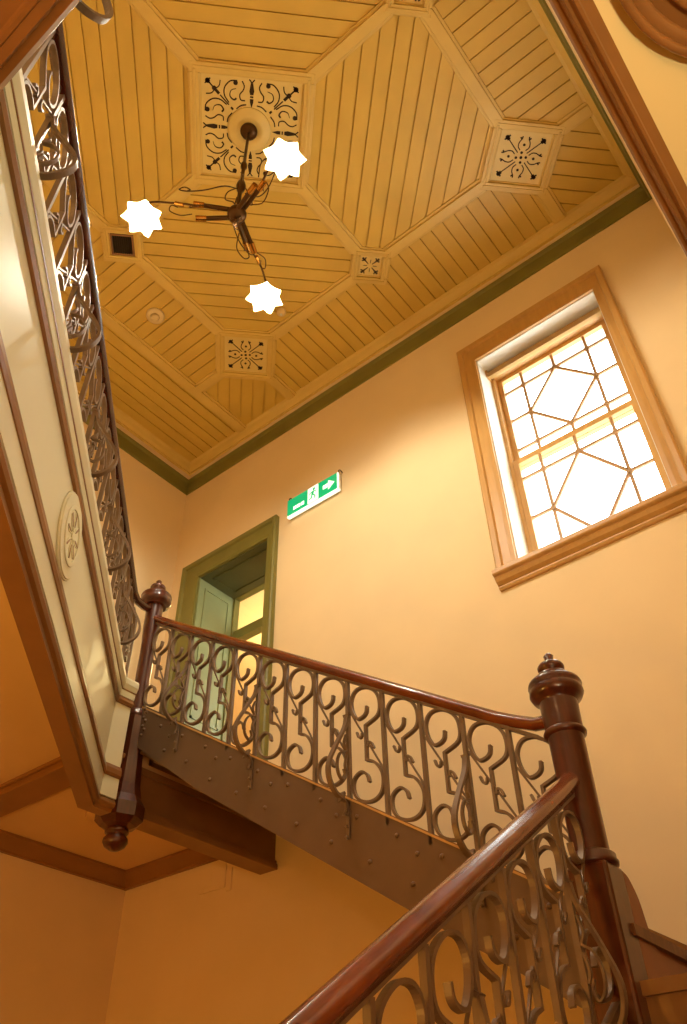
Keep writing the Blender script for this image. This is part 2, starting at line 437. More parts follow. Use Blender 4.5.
def sash(zb, zt, y, name):
    x0, x1 = WX0+.035, WX1-.035
    fr = MB(); b = .045
    fr.box((x0,y-.02,zb), (x0+b,y+.02,zt)).box((x1-b,y-.02,zb), (x1,y+.02,zt)).box((x0+b,y-.02,zb), (x1-b,y+.02,zb+.045)).box((x0+b,y-.02,zt-.05), (x1-b,y+.02,zt))
    o = fr.build(name, M['tan'], wn)
    gx0, gx1, gz0, gz1 = x0+b, x1-b, zb+.045, zt-.05
    mx, mz = .17, .15
    ix0, ix1, iz0, iz1 = gx0+mx, gx1-mx, gz0+mz, gz1-mz
    cx, cz = (gx0+gx1)/2, (gz0+gz1)/2
    ld = MB()
    def bar(a, b2, w=.022): ld.strip([(a[0], y, a[1]), (b2[0], y, b2[1])], (0,1,0), .018, w)
    for x in (ix0, ix1): bar((x, gz0), (x, gz1))
    for z in (iz0, iz1): bar((gx0, z), (gx1, z))
    T, B, L, Rr = (cx, iz1), (cx, iz0), (ix0, cz), (ix1, cz)
    for p, q in ((T,L), (L,B), (B,Rr), (Rr,T)): bar(p, q)
    bar(T, (cx, gz1)); bar(B, (cx, gz0)); bar(L, (gx0, cz)); bar(Rr, (gx1, cz))
    for p in (T, B, L, Rr, (ix0, iz0), (ix1, iz0), (ix0, iz1), (ix1, iz1)):
        ld.box((p[0]-.017, y-.012, p[1]-.017), (p[0]+.017, y+.012, p[1]+.017))
    ld.build('glazing_bars', M['bars'], o)
    MB().box((gx0, y+.003, gz0), (gx1, y+.006, gz1)).build('pane', M['glass'], o)
sash(4.345, 5.41, YN+.275, 'upper_sash'); sash(3.22, 4.39, YN+.225, 'lower_sash')
MB().box((WX0, YN+.2, 3.2), (WX0+.036, YN+.32, WZ1)).box((WX1-.036, YN+.2, 3.2), (WX1, YN+.32, WZ1)).box((WX0, YN+.2, 5.40), (WX1, YN+.32, WZ1)).build('box_frame', M['tan'], wn)
MB().box((WX0+.001, YN+.33, 3.2), (WX0+.01, YN+.46, WZ1)).box((WX1-.01, YN+.33, 3.2), (WX1-.001, YN+.46, WZ1)).box((WX0, YN+.33, WZ1-.01), (WX1, YN+.46, WZ1-.001)).build('outer_lining', M['outer'], wn)
t = thing('roller_blind', 'rolled up tan blind across the top of the window', 'blind', (-1.14, YN+.16, 5.43))
MB().tube([(WX0+.025, YN+.16, 5.40), (WX1-.02, YN+.16, 5.40)], .036, 16).build('roll', M['blind'], t)
MB().box((WX0+.03, YN+.118, 5.34), (WX1-.03, YN+.128, 5.395)).box((WX0+.03, YN+.112, 5.333), (WX1-.03, YN+.134, 5.347)).build('bottom_rail', M['blind'], t)
for x in (WX0+.012, WX1-.016): MB().box((x-.004, YN+.12, 5.36), (x+.012, YN+.2, 5.44)).build('bracket', M['tan'], t)

# ------------------------------------------------------------------ door opening to the next room
dr = bpy.data.objects.new('door_1', None); COL.objects.link(dr); dr.location = (-4.46, YN, ZG); struct(dr, 'olive green doorway with deep panelled reveal')
dc = MB(); casing(dc, DX0, DX1, ZG, DZ1, .225, .115, .2, YN); dc.build('door_frame', M['green'], dr)
yb = YN+.47
pj = MB().box((DX0, YN, ZG), (DX0+.012, yb, DZ1))
for z0, z1 in ((ZG+.15, 3.2), (3.32, 4.66)):
    for y0, y1 in ((YN+.07, YN+.075+.3),):
        for q in (((DX0+.012, y0, z0), (DX0+.022, y0+.02, z1)), ((DX0+.012, y1, z0), (DX0+.022, y1+.02, z1)), ((DX0+.012, y0, z0), (DX0+.022, y1+.02, z0+.02)), ((DX0+.012, y0, z1), (DX0+.022, y1+.02, z1+.02))): pj.box(*q)
pj.build('reveal_panel', M['palegreen'], dr)
MB().box((DX1-.012, YN, ZG), (DX1, yb, DZ1)).build('reveal_panel', M['green'], dr)
hd = MB().box((DX0, YN, DZ1-.012), (DX1, yb, DZ1))
for q in (((DX0+.1, YN+.08), (DX1-.1, YN+.1)), ((DX0+.1, YN+.36), (DX1-.1, YN+.38)), ((DX0+.1, YN+.08), (DX0+.12, YN+.38)), ((DX1-.12, YN+.08), (DX1-.1, YN+.38))): hd.box((q[0][0], q[0][1], DZ1-.022), (q[1][0], q[1][1], DZ1-.01))
hd.build('head_panel', M['darkgreen'], dr)
MB().box((DX0, yb-.02, ZG), (DX0+.03, yb+.05, DZ1)).box((DX1-.03, yb-.02, ZG), (DX1, yb+.05, DZ1)).box((DX0, yb-.02, DZ1-.015), (DX1, yb+.05, DZ1)).build('inner_frame', M['green'], dr)
MB().box((DX0+.04, yb-.02, 4.27), (DX1-.04, yb+.06, 4.36)).box((DX0+.04, yb-.03, 4.25), (DX1-.04, yb+.05, 4.28)).build('transom_bar', M['green'], dr)
MB().box((DX0+.03, yb+.012, 4.36), (DX1-.03, yb+.018, DZ1-.015)).build('transom_pane', M['glass'], dr)
# the room beyond, with a daylight opening on its east side
nr = MB()
xa, xb, ya, yc, zc2 = -8.2, -2.9, YN+.46, 8.0, 5.6
nr.box((xa-.1, ya, ZG-.1), (xa, yc, zc2)); nr.box((xa, yc, ZG-.1), (xb, yc+.1, zc2)); nr.box((xa-.1, ya, zc2), (xb+.1, yc+.1, zc2+.1)); nr.box((xa-.1, ya, ZG-.2), (xb+.1, yc, ZG))
nr.box((xb, ya, ZG-.1), (xb+.1, ya+.8, zc2)); nr.box((xb, ya+2.3, ZG-.1), (xb+.1, yc+.1, zc2)); nr.box((xb, ya+.8, ZG-.1), (xb+.1, ya+2.3, ZG+.5)); nr.box((xb, ya+.8, ZG+2.2), (xb+.1, ya+2.3, zc2))
nr.box((xa, ya-.001, ZG), (XW-.25, ya+.02, zc2))
struct(nr.build('wall_nextroom', M['plaster']))

# ------------------------------------------------------------------ exit sign
ex0, ex1, ez0, ez1 = -3.705, -3.115, 4.825, 5.03
t = thing('exit_sign', 'lit green and white exit sign with running figure and arrow beside doorway', 'exit sign', (-3.46, YN-.03, 4.9))
yf = YN-.06
MB().box((ex0, yf+.012, ez0+.012), (ex1, YN-.02, ez1)).build('housing', M['exitbody'], t, bevel=.004)
MB().box((ex0, yf, ez0), (ex1, yf+.012, ez1)).box((ex0, yf+.012, ez0), (ex1, YN-.03, ez0+.012)).build('diffuser', M['exitwhite'], t)
MB().box((ex0+.002, yf-.003, ez0+.015), (ex1-.013, yf, ez1-.002)).build('green_face', M['exitgreen'], t)
def rect2(mb, x0, z0, x1, z1, y=yf-.005): mb.box((x0, y, z0), (x1, y+.003, z1))
def poly2(mb, pts, y=yf-.005, t2=.003): mb.prism([(p[0], y, p[1]) for p in pts], (0, t2, 0))
W_, H_ = ex1-ex0, ez1-ez0
mk = MB(); rect2(mk, ex0+.245, ez0+.02, ex0+.365, ez1-.004)
mk.build('white_square', M['exitwhite'], t)
ar = MB(); zc_ = ez0+H_*.55; xa_ = ex0+.42
ar.prism([(xa_, yf-.005, zc_-.022), (xa_+.065, yf-.005, zc_-.022), (xa_+.065, yf-.005, zc_+.022), (xa_, yf-.005, zc_+.022)], (0,.003,0))
ar.prism([(xa_+.06, yf-.0052, zc_-.055), (xa_+.13, yf-.0052, zc_), (xa_+.06, yf-.0052, zc_+.055)], (0,.003,0))
ar.build('arrow', M['exitwhite'], t)
lt = MB()
for i, x in enumerate((.075, .12, .165)):
    rect2(lt, ex0+x, ez0+.055, ex0+x+.036, ez0+.061); rect2(lt, ex0+x, ez0+.069, ex0+x+.036, ez0+.075); rect2(lt, ex0+x, ez0+.083, ex0+x+.036, ez0+.088)
    rect2(lt, ex0+x+.004, ez0+.05, ex0+x+.01, ez0+.092); rect2(lt, ex0+x+.025, ez0+.05, ex0+x+.031, ez0+.092)
lt.build('small_lettering', M['exitwhite'], t)
mn = MB(); mx_, mz_ = ex0+.305, ez0+.1; yy = yf-.008
mn.prism([(mx_+.012+.016*math.cos(i*PI/5), yy, mz_+.066+.016*math.sin(i*PI/5)) for i in range(10)], (0,.003,0))
def limb(pts, w): mn.strip([(mx_+p[0], yy+.001, mz_+p[1]) for p in pts], (0,1,0), .003, w)
limb([(.004,.046), (-.006,.0)], .026); limb([(.0,.04), (.03,.03), (.042,.012)], .011); limb([(.0,.04), (-.03,.034), (-.036,.012)], .011)
limb([(-.004,.004), (.026,-.02), (.022,-.052)], .013); limb([(-.008,.004), (-.018,-.034), (-.046,-.04)], .013)
mn.build('running_figure', M['exitgreen'], t)
for x in (ex0+.02, ex1+.005): MB().tube(crom([(x, YN-.004, ez1+.03), (x, YN-.04, ez1+.035), (x, YN-.06, ez1+.012), (x, YN-.05, ez1-.004)], 4), .006, 6).build('bracket', M['bronze'], t)

# ------------------------------------------------------------------ gallery edge (fascia)
gpath = [(-3.59, 2.565), (-3.59, -1.1314+3.59), (-1.1314-.078, .078), (XE-.002, .078)]
gal = bpy.data.objects.new('gallery_fascia', None); COL.objects.link(gal); gal.location = (-2.4, 1.27, ZF0)
tag(gal, 'cream and brown panelled edge of the upper gallery running up the left', 'gallery edge')
def gband(name, prof, m):
    b = MB(); b.extrude([(x, y) for x, y in gpath], [(-o, z) for o, z in prof]); return b.build(name, m, gal)
# profile 'out' is measured towards the void (right of travel)
def gband(name, prof, m):
    b = MB(); b.extrude(gpath, prof); return b.build(name, m, gal)
gband('backing_board', [(-.10,ZF0+.05), (-.012,ZF0+.05), (-.012,ZF1-.02), (-.10,ZF1-.02)], M['fascia'])
gband('bottom_moulding', [(-.11,ZF0+.004), (-.025,ZF0), (-.02,ZF0+.015), (-.004,ZF0+.02), (.004,ZF0+.035), (0,ZF0+.05), (-.012,ZF0+.066), (-.11,ZF0+.066)], M['mould'])
gband('lower_band', [(-.1,1.79), (0,1.79), (0,1.90), (-.1,1.90)], M['fascia'])
gband('middle_moulding', [(-.1,1.90), (.006,1.90), (.012,1.915), (.008,1.945), (0,1.967), (-.1,1.967)], M['mould'])
gband('upper_moulding', [(-.1,2.335), (.002,2.335), (.01,2.35), (.004,2.375), (-.1,2.375)], M['mould'])
gband('top_bead', [(-.1,2.375), (.008,2.375), (.012,2.395), (.012,2.41), (.02,2.42), (.032,2.445), (.032,2.475), (.022,2.49), (-.1,2.49)], M['fascia'])
gband('bead_line', [(.0,2.412), (.016,2.412), (.018,2.418), (.0,2.419)], M['mould'])
# wooden underside boards behind the bottom moulding
EDGE = [(-.03,ZF0+.10), (-.03,ZF0+.012), (0,ZF0+.0), (.004,ZF0-.004), (.012,ZF0-.004), (.016,ZF0+.004), (.022,ZF0+.012), (.03,ZF0+.008), (.036,ZF0+.014), (.040,ZF0+.026), (.052,ZF0+.030), (.058,ZF0+.038), (.056,ZF0+.05), (.044,ZF0+.06), (.02,ZF0+.10)]
ub = MB()
ub.extrude([(-1.25, .020), (XE+.02, .020)], EDGE)
for y0, y1, z in ((-.02,-.008,ZF0+.004), (-.06,-.02,ZF0+.018), (-.07,-.06,ZF0+.006), (-.13,-.07,ZF0+.02), (-.14,-.13,ZF0+.006), (-.26,-.14,ZF0+.02), (-.275,-.26,ZF0+.006), (-.9,-.275,ZF0+.024)):
    ub.box((-2.2, y0, z), (XE+.02, y1, z+.06))
struct(ub.build('trim_4', M['mould']), 'brown moulded underside of the near gallery edge')
ub = MB()
ub.extrude([(XE+.001, YN-.003), (XE+.001, .079)][::-1], [(o*.79 if o > 0 else o, z) for o, z in [(-.03,ZF0+.10), (-.03,ZF0+.012), (0,ZF0+.0), (.004,ZF0-.004), (.012,ZF0-.004), (.016,ZF0+.004), (.022,ZF0+.012), (.03,ZF0+.008), (.036,ZF0+.014), (.040,ZF0+.026), (.052,ZF0+.030), (.058,ZF0+.038), (.056,ZF0+.05), (.044,ZF0+.06), (.02,ZF0+.10)]])
struct(ub.build('trim_5', M['mould']), 'brown moulding along the right gallery edge')
# plaque on the fascia face
tv = Vector((-S2, S2, 0)); nv = Vector((S2, S2, 0)); Of = nv*(-PD)
def fp(t_, z, out=0): return Of + tv*t_ + nv*out + Vector((0,0,z))
pl = thing('rosette_plaque', 'round cream rosette plaque on the gallery edge', 'plaque', fp(2.62, 2.0))
def fdisc(mb, r0, r1, o0, o1, seg=36):
    c = fp(2.62, 2.17)
    vs = []
    for r, o in ((r0,o0), (r1,o0), (r1,o1), (r0,o1)):
        for i in range(seg): vs.append(c+tv*r*math.cos(2*PI*i/seg)+Vector((0,0,r*math.sin(2*PI*i/seg)))+nv*o)
    fs = []
    for a in range(4):
        for i in range(seg): fs.append((a*seg+i, a*seg+(i+1) % seg, ((a+1) % 4)*seg+(i+1) % seg, ((a+1) % 4)*seg+i))
    mb.add(vs, fs)
d = MB(); fdisc(d, .001, .178, -.012, .003); fdisc(d, .165, .185, -.012, -.003); d.build('disc', M['fascia'], pl, bevel=.003)
d = MB(); fdisc(d, .108, .128, .002, .009); d.build('ring', M['fascia'], pl, bevel=.004)
for i in range(8):
    a = i*PI/4+.2; q = MB(); c = fp(2.62, 2.17, .003)
    P = [c + (tv*math.cos(a)+Vector((0,0,math.sin(a))))*r + (tv*-math.sin(a)+Vector((0,0,math.cos(a))))*w for r, w in ((.02,0), (.06,.013), (.098,.006), (.098,-.006), (.06,-.013))]
    q.prism(P, nv*.004); q.build('petal', M['fascia'], pl)
    q = MB(); a2 = a
    P = [c + (tv*math.cos(a2)+Vector((0,0,math.sin(a2))))*r + (tv*-math.sin(a2)+Vector((0,0,math.cos(a2))))*w for r, w in ((.04,.001), (.06,.004), (.1,.004), (.1,-.004), (.06,-.004), (.04,-.001))]
    q.prism([p+nv*.004 for p in P], nv*.002); q.build('petal_slot', M['mould'], pl)
q = MB(); fdisc(q, .001, .018, .002, .009); q.build('boss', M['fascia'], pl)

# landing beam, soffit cornice, soffit rib, rose
bm_ = MB()
bm_.box((-3.86, 2.80, 1.845), (-3.75, YN, ZG)); bm_.box((-3.88, 2.80, 1.81), (-3.725, YN, 1.845)); bm_.box((-3.87, 2.80, 1.845), (-3.735, YN, 1.87))
for q in (((-3.75, 2.86, 2.13), (-3.735, YN-.08, 2.16)), ((-3.75, 2.86, 2.36), (-3.735, YN-.08, 2.39)), ((-3.75, 2.86, 2.13), (-3.735, 2.89, 2.39)), ((-3.75, YN-.11, 2.13), (-3.735, YN-.08, 2.39))): bm_.box(*q)
bm_.box((-3.75, 2.80, 2.06), (-3.73, YN, 2.10))
o = bm_.build('landing_beam', M['brownbeam'], bevel=.004); tag(o, 'dark brown beam under the upper landing, running to the window wall', 'beam')
lc = MB()
lc.extrude([(XW, YB+.1), (XW, YN), (-3.88, YN)][::-1], [(0,ZS), (.11,ZS), (.11,ZS-.02), (.09,ZS-.035), (.03,ZS-.085), (.03,ZS-.1), (0,ZS-.1)])
struct(lc.build('trim_6', M['cornice']), 'brown cornice under the landing soffit')
rb = MB().box((XW+.02, 2.43, ZS-.06), (-3.68, 2.63, ZS+.01)).box((XW+.02, 2.41, ZS-.02), (-3.68, 2.65, ZS+.01))
struct(rb.build('trim_7', M['cornice'], bevel=.006), 'brown flat rib crossing the landing soffit')
t = thing('ceiling_rose', 'shallow round plaster rose on the landing soffit behind the pendant', 'ceiling rose', (-4.43, 3.19, ZS))
MB().lathe([(0,ZS-.012), (.1,ZS-.012), (.11,ZS-.02), (.13,ZS-.02), (.14,ZS-.012), (.18,ZS-.010), (.195,ZS-.001), (0,ZS-.001)], (-4.43, 3.19, 0), 36).build('disc', M['soffit'], t)
MB().lathe([(0,ZS-.03), (.03,ZS-.028), (.045,ZS-.011), (0,ZS-.011)], (-4.43, 3.19, 0), 20).build('boss', M['soffit'], t)
# curved moulded rose on the right soffit
t = thing('ceiling_rose', 'brown moulded ceiling ring cut off by the top right corner of the photo', 'ceiling rose', (.43, .705, ZF0))
for nm, r0, r1, dz in (('outer_ring', .285, .302, .035), ('outer_ring', .262, .29, .022), ('flat_ring', .15, .265, .012), ('inner_ring', .215, .235, .03), ('boss', .0, .15, .025)):
    z1_ = ZF0+.009; z = z1_-dz
    MB().lathe([(r0,z1_), (r0,z+.004), (r0+.004,z), (r1-.004,z), (r1,z+.004), (r1,z1_)], (.43, .705, 0), 48).build(nm, M['mould'], t)
# faint sealed plate on the wall under the cornice
t = thing('cover_plate', 'blank wall coloured cover plate under the cornice by the dark beam', 'cover plate', (-4.31, YN, 1.75))
MB().box((-4.46, YN-.01, 1.80), (-4.20, YN, 1.98)).box((-4.43, YN-.013, 1.825), (-4.33, YN-.005, 1.93)).build('plate', M['plaster'], t, bevel=.003)
MB().box((-4.19, YN-.012, 1.77), (-4.14, YN, 1.92)).build('side_plate', M['plaster'], t, bevel=.003)

# ------------------------------------------------------------------ stairs
YU = 2.70                                     # plane of the upper balustrade
XL = -1.08                                    # plane of the lower balustrade
SL = .636
def zstr(x): return 1.54-SL*(x+2.29)          # top of upper stringer
def zrail(x): return 2.135-.65*(x+2.293)      # underside of upper handrail
up = thing('upper_stair_flight', 'upper stair flight along the window wall with riveted brown iron stringer', 'stair flight', (-2.4, 3.3, .56))
xs0, xs1 = -3.66, -1.02
dep = .315
MB().prism([(xs0, YU-.01, zstr(xs0)-.25), (xs0, YU-.01, zstr(xs0)+.02), (xs1, YU-.01, zstr(xs1)), (xs1, YU-.01, zstr(xs1)-dep-.02), (-3.1, YU-.01, zstr(-3.1)-dep+.01)], (0,.03,0)).build('stringer', M['stringer'], up)
MB().prism([(xs0, YU-.013, zstr(xs0)-.001), (xs0, YU-.013, zstr(xs0)+.009), (xs1, YU-.013, zstr(xs1)+.009), (xs1, YU-.013, zstr(xs1)-.001)], (0,.06,0)).build('stringer_cap', M['tan'], up)
rises = 11; rh = (ZG-.56)/rises
for i in range(rises-1):
    x0 = -1.02-.27*i; z = .56+rh*(i+1)
    MB().box((max(x0-.30, -3.69), YU+.02, z-.035), (x0+.02, YN-.03, z)).build('tread', M['floorwood'], up)
for i in range(rises):
    x0 = -1.02-.27*i; z = .56+rh*i
    MB().box((x0-.02, YU+.02, z), (x0, YN-.03, z+rh-.03)).build('riser', M['riser'], up)
MB().prism([(-3.7, YU+.02, zstr(-3.7)-.26), (xs1, YU+.02, zstr(xs1)-.28), (xs1, YU+.02, zstr(xs1)-.30), (-3.7, YU+.02, zstr(-3.7)-.28)], (0, YN-YU-.03, 0)).build('soffit_boards', M['brownbeam'], up)
ws = MB()
ws.prism([(-3.69, YN-.028, zstr(-3.69)-.3), (-3.69, YN-.028, zstr(-3.69)+.03), (-.9, YN-.028, zstr(-.9)+.03), (-.9, YN-.028, zstr(-.9)-.3)], (0,.027,0))
ws.prism([(-3.7, YN-.045, zstr(-3.7)+.03), (-3.7, YN-.045, zstr(-3.7)+.06), (-.9, YN-.045, zstr(-.9)+.06), (-.9, YN-.045, zstr(-.9)+.03)], (0,.044,0))
ws.build('wall_string', M['mould'], up)
def rivet_mb(c, n, r=.011):
    n = Vector(n); q = n.to_track_quat('Z', 'Y').to_matrix().to_4x4(); b = MB()
    b.lathe([(r,0), (r*.9,r*.4), (r*.55,r*.75), (0,r*.85)], c, 8, m=q.to_3x3().to_4x4()); return b
r0 = None
rspots = []
for i in range(13):
    x = -3.49+.2*i+.03; rspots += [(x, zstr(x)-.06)]
    if i % 2 == 0: rspots += [(x+.09, zstr(x+.09)-.095)]
    if i < 11: rspots += [(x+.06, zstr(x+.06)-.22 + (.03 if i < 2 else 0))]
for i in range(7): rspots += [(-3.63+.02*(i % 2), zstr(-3.63)+.0-.028*i)]
rspots = [q for q in rspots if q[0] < -1.15]
for x, z in rspots:
    if r0 is None: r0 = rivet_mb((x, YU-.01, z), (0,-1,0)).build('rivet', M['stringer'], up); rx, rz = x, z
    else: dup(r0, (x-rx, 0, z-rz), up)
# quarter landing + lower flight
lf = thing('lower_stair_flight', 'lower stair flight rising from bottom of photo to the quarter landing', 'stair flight', (0, 1, ZFL))
MB().box((XL+.03, YU+.01, .42), (XEL-.01, YN-.01, .56)).build('quarter_landing', M['floorwood'], lf)
MB().box((XL+.02, YU-.02, .525), (XEL-.01, YU+.03, .565)).build('landing_nosing', M['brownbeam'], lf)
n = 17; rr_ = (.56-ZFL)/n
for i in range(n-1):
    y = YU-.28*i; z = .56-rr_*(i+1)
    MB().box((XL+.04, y-.3, z-.035), (XEL-.01, y, z)).build('tread', M['floorwood'], lf)
for i in range(n):
    y = YU-.28*i; z = .56-rr_*i
    MB().box((XL+.04, y, z-rr_), (XEL-.01, y+.02, z-.03)).build('riser', M['brownbeam'], lf)
def zrailL(y): return .484+.644*(y-1.634)    # underside of lower handrail
def zstrL(y): return zrailL(y)-.6
MB().prism([(XL-.01, YU+.02, zstrL(YU)), (XL-.01, -1.8, zstrL(-1.8)), (XL-.01, -1.8, zstrL(-1.8)-.32), (XL-.01, YU+.02, zstrL(YU)-.32)], (.03,0,0)).build('stringer', M['stringer'], lf)
r0 = None
for i in range(10):
    y = 2.62-.2*i; z = zstrL(y)-.06
    if r0 is None: r0 = rivet_mb((XL+.02, y, z), (1,0,0)).build('rivet', M['stringer'], lf); ry, rz = y, z
    else: dup(r0, (0, y-ry, z-rz), lf)
MB().prism([(XL+.02, YU+.05, zstrL(YU)-.30), (XL+.02, -1.8, zstrL(-1.8)-.3), (XL+.02, -1.8, zstrL(-1.8)-.33), (XL+.02, YU+.05, zstrL(YU)-.33)], (XEL-XL-.03,0,0)).build('soffit_boards', M['brownbeam'], lf)

# ------------------------------------------------------------------ newel posts
def newel(label, x, y, zt, shaft_bot, pend):
    t = thing('newel_post', label, 'newel post', (x, y, pend if pend else shaft_bot-.5))
    z = zt
    MB().lathe([(0,z), (.012,z-.002), (.02,z-.012), (.016,z-.03), (.022,z-.036), (.022,z-.042), (.046,z-.052), (.053,z-.064), (.05,z-.078), (.034,z-.088), (.034,z-.094), (.06,z-.098), (.066,z-.108), (.066,z-.118)][::-1], (x, y, 0), 24).build('finial', M['redwood'], t)
    MB().lathe([(.066,z-.116), (.092,z-.128), (.1,z-.136), (.104,z-.15), (.098,z-.16), (.102,z-.168), (.104,z-.184), (.094,z-.204), (.078,z-.214), (.074,z-.222)][::-1], (x, y, 0), 32).build('cap', M['redwood'], t)
    return t, z
t, z = newel('turned dark wood newel post where the two stair handrails meet', XL, YU, 1.738, .94, None)
MB().lathe([(.066,.93), (.062,.96), (.063,1.1), (.066,1.38), (.070,1.40), (.0715,1.46), (.073,z-.22)], (XL, YU, 0), 32).build('shaft', M['redwood'], t)
MB().lathe([(.064,1.375), (.078,1.382), (.08,1.392), (.076,1.40), (.07,1.405)], (XL, YU, 0), 32).build('collar', M['redwood'], t)
MB().lathe([(.06,.905), (.082,.91), (.084,.922), (.078,.93), (.078,.945), (.07,.952), (.062,.957)], (XL, YU, 0), 32).build('base_ring', M['redwood'], t)
MB().box((XL-.07, YU-.07, .30), (XL+.07, YU+.07, .91)).build('base_block', M['redwood'], t, bevel=.012)
og = crom([(XL, YU+.06, .90), (XL, YU+.10, .885), (XL, YU+.145, .83), (XL, YU+.17, .74), (XL, YU+.21, .68), (XL, YU+.32, .645), (XL, YU+.9, .64)], 5)
ogp = [tuple(p) for p in og] + [(XL, YU+.9, .57), (XL, YU+.06, .57)]
MB().prism([(p[0]+.02, p[1], p[2]) for p in ogp], (.05,0,0)).build('shoulder_board', M['riser'], t)
tl, z = newel('turned dark wood newel post with hanging drop at the head of the stairs', -3.72, 2.70, 3.405, 2.35, 1.59)
x, y = -3.72, 2.70
MB().lathe([(.05,2.36), (.05,2.42), (.046,2.5), (.047,2.9), (.054,3.0), (.056,z-.218)], (x, y, 0), 28).build('shaft', M['redwood'], tl)
MB().lathe([(.05,2.355), (.064,2.36), (.068,2.375), (.062,2.385), (.064,2.4), (.052,2.41)], (x, y, 0), 28).build('collar', M['redwood'], tl)
MB().lathe([(.064,1.70), (.1,1.715), (.132,1.745), (.132,1.82), (.104,1.87), (.088,1.94), (.076,2.1), (.068,2.36)], (x, y, 0), 8, smooth=False).build('drop_shaft', M['redwood'], tl)
MB().lathe([(0,1.585), (.03,1.59), (.056,1.607), (.068,1.63), (.066,1.648), (.052,1.664), (.05,1.672), (.064,1.678), (.066,1.69), (.058,1.70)], (x, y, 0), 24).build('drop_ball', M['redwood'], tl)

# ------------------------------------------------------------------ balustrades
UP = [(.567,.483),(.536,.448),(.43,.419),(.27,.401),(.14,.433),(.12,.489),(.27,.548),(.56,.58),(.84,.567),(.93,.52),(.86,.455),(.506,.381),(.505,.217),(.72,.222),(.89,.196),(.93,.155),(.87,.1),(.70,.055),(.47,.027),(.23,.024),(.12,.056),(.15,.105),(.34,.150),(.50,.150),(.555,.122)]
def railing(name, label, P, nrm, n, H, first, bows, handrail, pitch, pend=True, railparts=None):
    """P(i, v, out): point on the balustrade at bar index i (fractional), height v, offset out"""
    t = thing(name, label, 'railing', P(n/2, 0, 0))
    # bars
    b = MB()
    def bar_at(i): return MB().strip([P(i, -.03, 0), P(i, H, 0)], nrm, .02, .016)
    d1 = Vector(P(1, 0, 0))-Vector(P(0, 0, 0))
    bar0 = bar_at(0).build('baluster', M['iron'], t)
    for i in range(1, n): dup(bar0, d1*i, t)
    sc = [P(u, v, 0) for u, v in UP]
    path = crom(sc, 5, sharp=(11, 12))
    m0 = MB().strip(path, nrm, .02, .011).build('scroll', M['iron'], t)
    sp = MB(); sp.strip([P(.06, .425, 0), P(.96, .205, 0)], nrm, .008, .007)
    for hk in ([(.40,.338),(.37,.316),(.30,.312),(.25,.332)], [(.55,.283),(.58,.306),(.65,.308),(.71,.288)]):
        sp.strip(crom([P(u, v, 0) for u, v in hk], 4), nrm, .014, .009)
    s0 = sp.build('spear', M['iron'], t)
    rng = range(first, n-1)
    m0.location = m0.location + d1*first; s0.location = s0.location + d1*first
    for i in range(first+1, n-1):
        dup(m0, d1*(i-first), t); dup(s0, d1*(i-first), t)
    # bowed brackets
    tan_ = d1.normalized() if abs(d1.normalized().z) < 1e-3 else Vector((d1.x, d1.y, 0)).normalized()
    bw = MB(); I = bows[0]
    bw.strip(crom([P(I, .40, .012), P(I, .33, .03), P(I, .22, .095), P(I, .12, .145), P(I, .05, .14), P(I, .005, .10), P(I, -.005, .06), P(I, .02, .045)], 5), tan_, .022, .012)
    bw.strip([P(I, .41, -.012), P(I, .395, .02)], tan_, .03, .012)
    bo = bw.build('bow_bracket', M['iron'], t)
    scb = MB()
    scb.strip(crom([P(I, .30, .02), P(I, .25, .035), P(I, .22, .02), P(I, .20, .06), P(I, .15, .085), P(I, .10, .08), P(I, .075, .05), P(I, .10, .03), P(I, .13, .04)], 4), tan_, .014, .007)
    scb.strip(crom([P(I, .20, .018), P(I, .15, .03), P(I, .12, .018)], 4), tan_, .014, .008)
    sb0 = scb.build('bow_scroll', M['iron'], t)
    pd0 = None
    if pend:
        pd = MB()
        pd.strip(crom([P(I, -.005, .06), P(I, -.02, .03), P(I, -.05, .02), P(I, -.17, .018)], 4), tan_, .014, .009)
        pd.strip(crom([P(I, -.03, .075), P(I, -.005, .065), P(I, -.008, .04), P(I, -.04, .03), P(I, -.07, .04), P(I, -.075, .05)], 4), tan_, .012, .007)
        for v in (-.07, -.12, -.165): pd.lathe([(0,-.009), (.009,0), (0,.009)], P(I, v, .03), 8)
        pd0 = pd.build('pendant_leaf', M['iron'], t)
    for I2 in bows[1:]:
        dup(bo, d1*(I2-I), t); dup(sb0, d1*(I2-I), t)
        if pd0: dup(pd0, d1*(I2-I), t)
    handrail(t)
    return t

def rail_sweep(path, w=.066, h=.05, cap=False):
    """moulded handrail along path of underside centre points"""
    P = [Vector(p) for p in path]; n = len(P); rings = []
    prof = [(-.22,0), (-.30,.18), (-.48,.30), (-.5,.5), (-.47,.66), (-.34,.78), (-.30,.82), (-.18,.96), (0,1.0), (.18,.96), (.30,.82), (.34,.78), (.47,.66), (.5,.5), (.48,.30), (.30,.18), (.22,0)]
    for i in range(n):
        d = (P[min(i+1, n-1)]-P[max(i-1, 0)]).normalized()
        s = d.cross(Vector((0,0,1))).normalized(); u = s.cross(d)
        rings.append([P[i]+s*a*w+u*b*h for a, b in prof])
    b = MB(); m = len(prof)
    vs = [q for r in rings for q in r]; fs = []
    for i in range(n-1):
        for j in range(m): fs.append((i*m+j, i*m+(j+1) % m, (i+1)*m+(j+1) % m, (i+1)*m+j))
    b.add(vs, fs, True); b.add(rings[0], [tuple(range(m))[::-1]]); b.add(rings[-1], [tuple(range(m))])
    return b

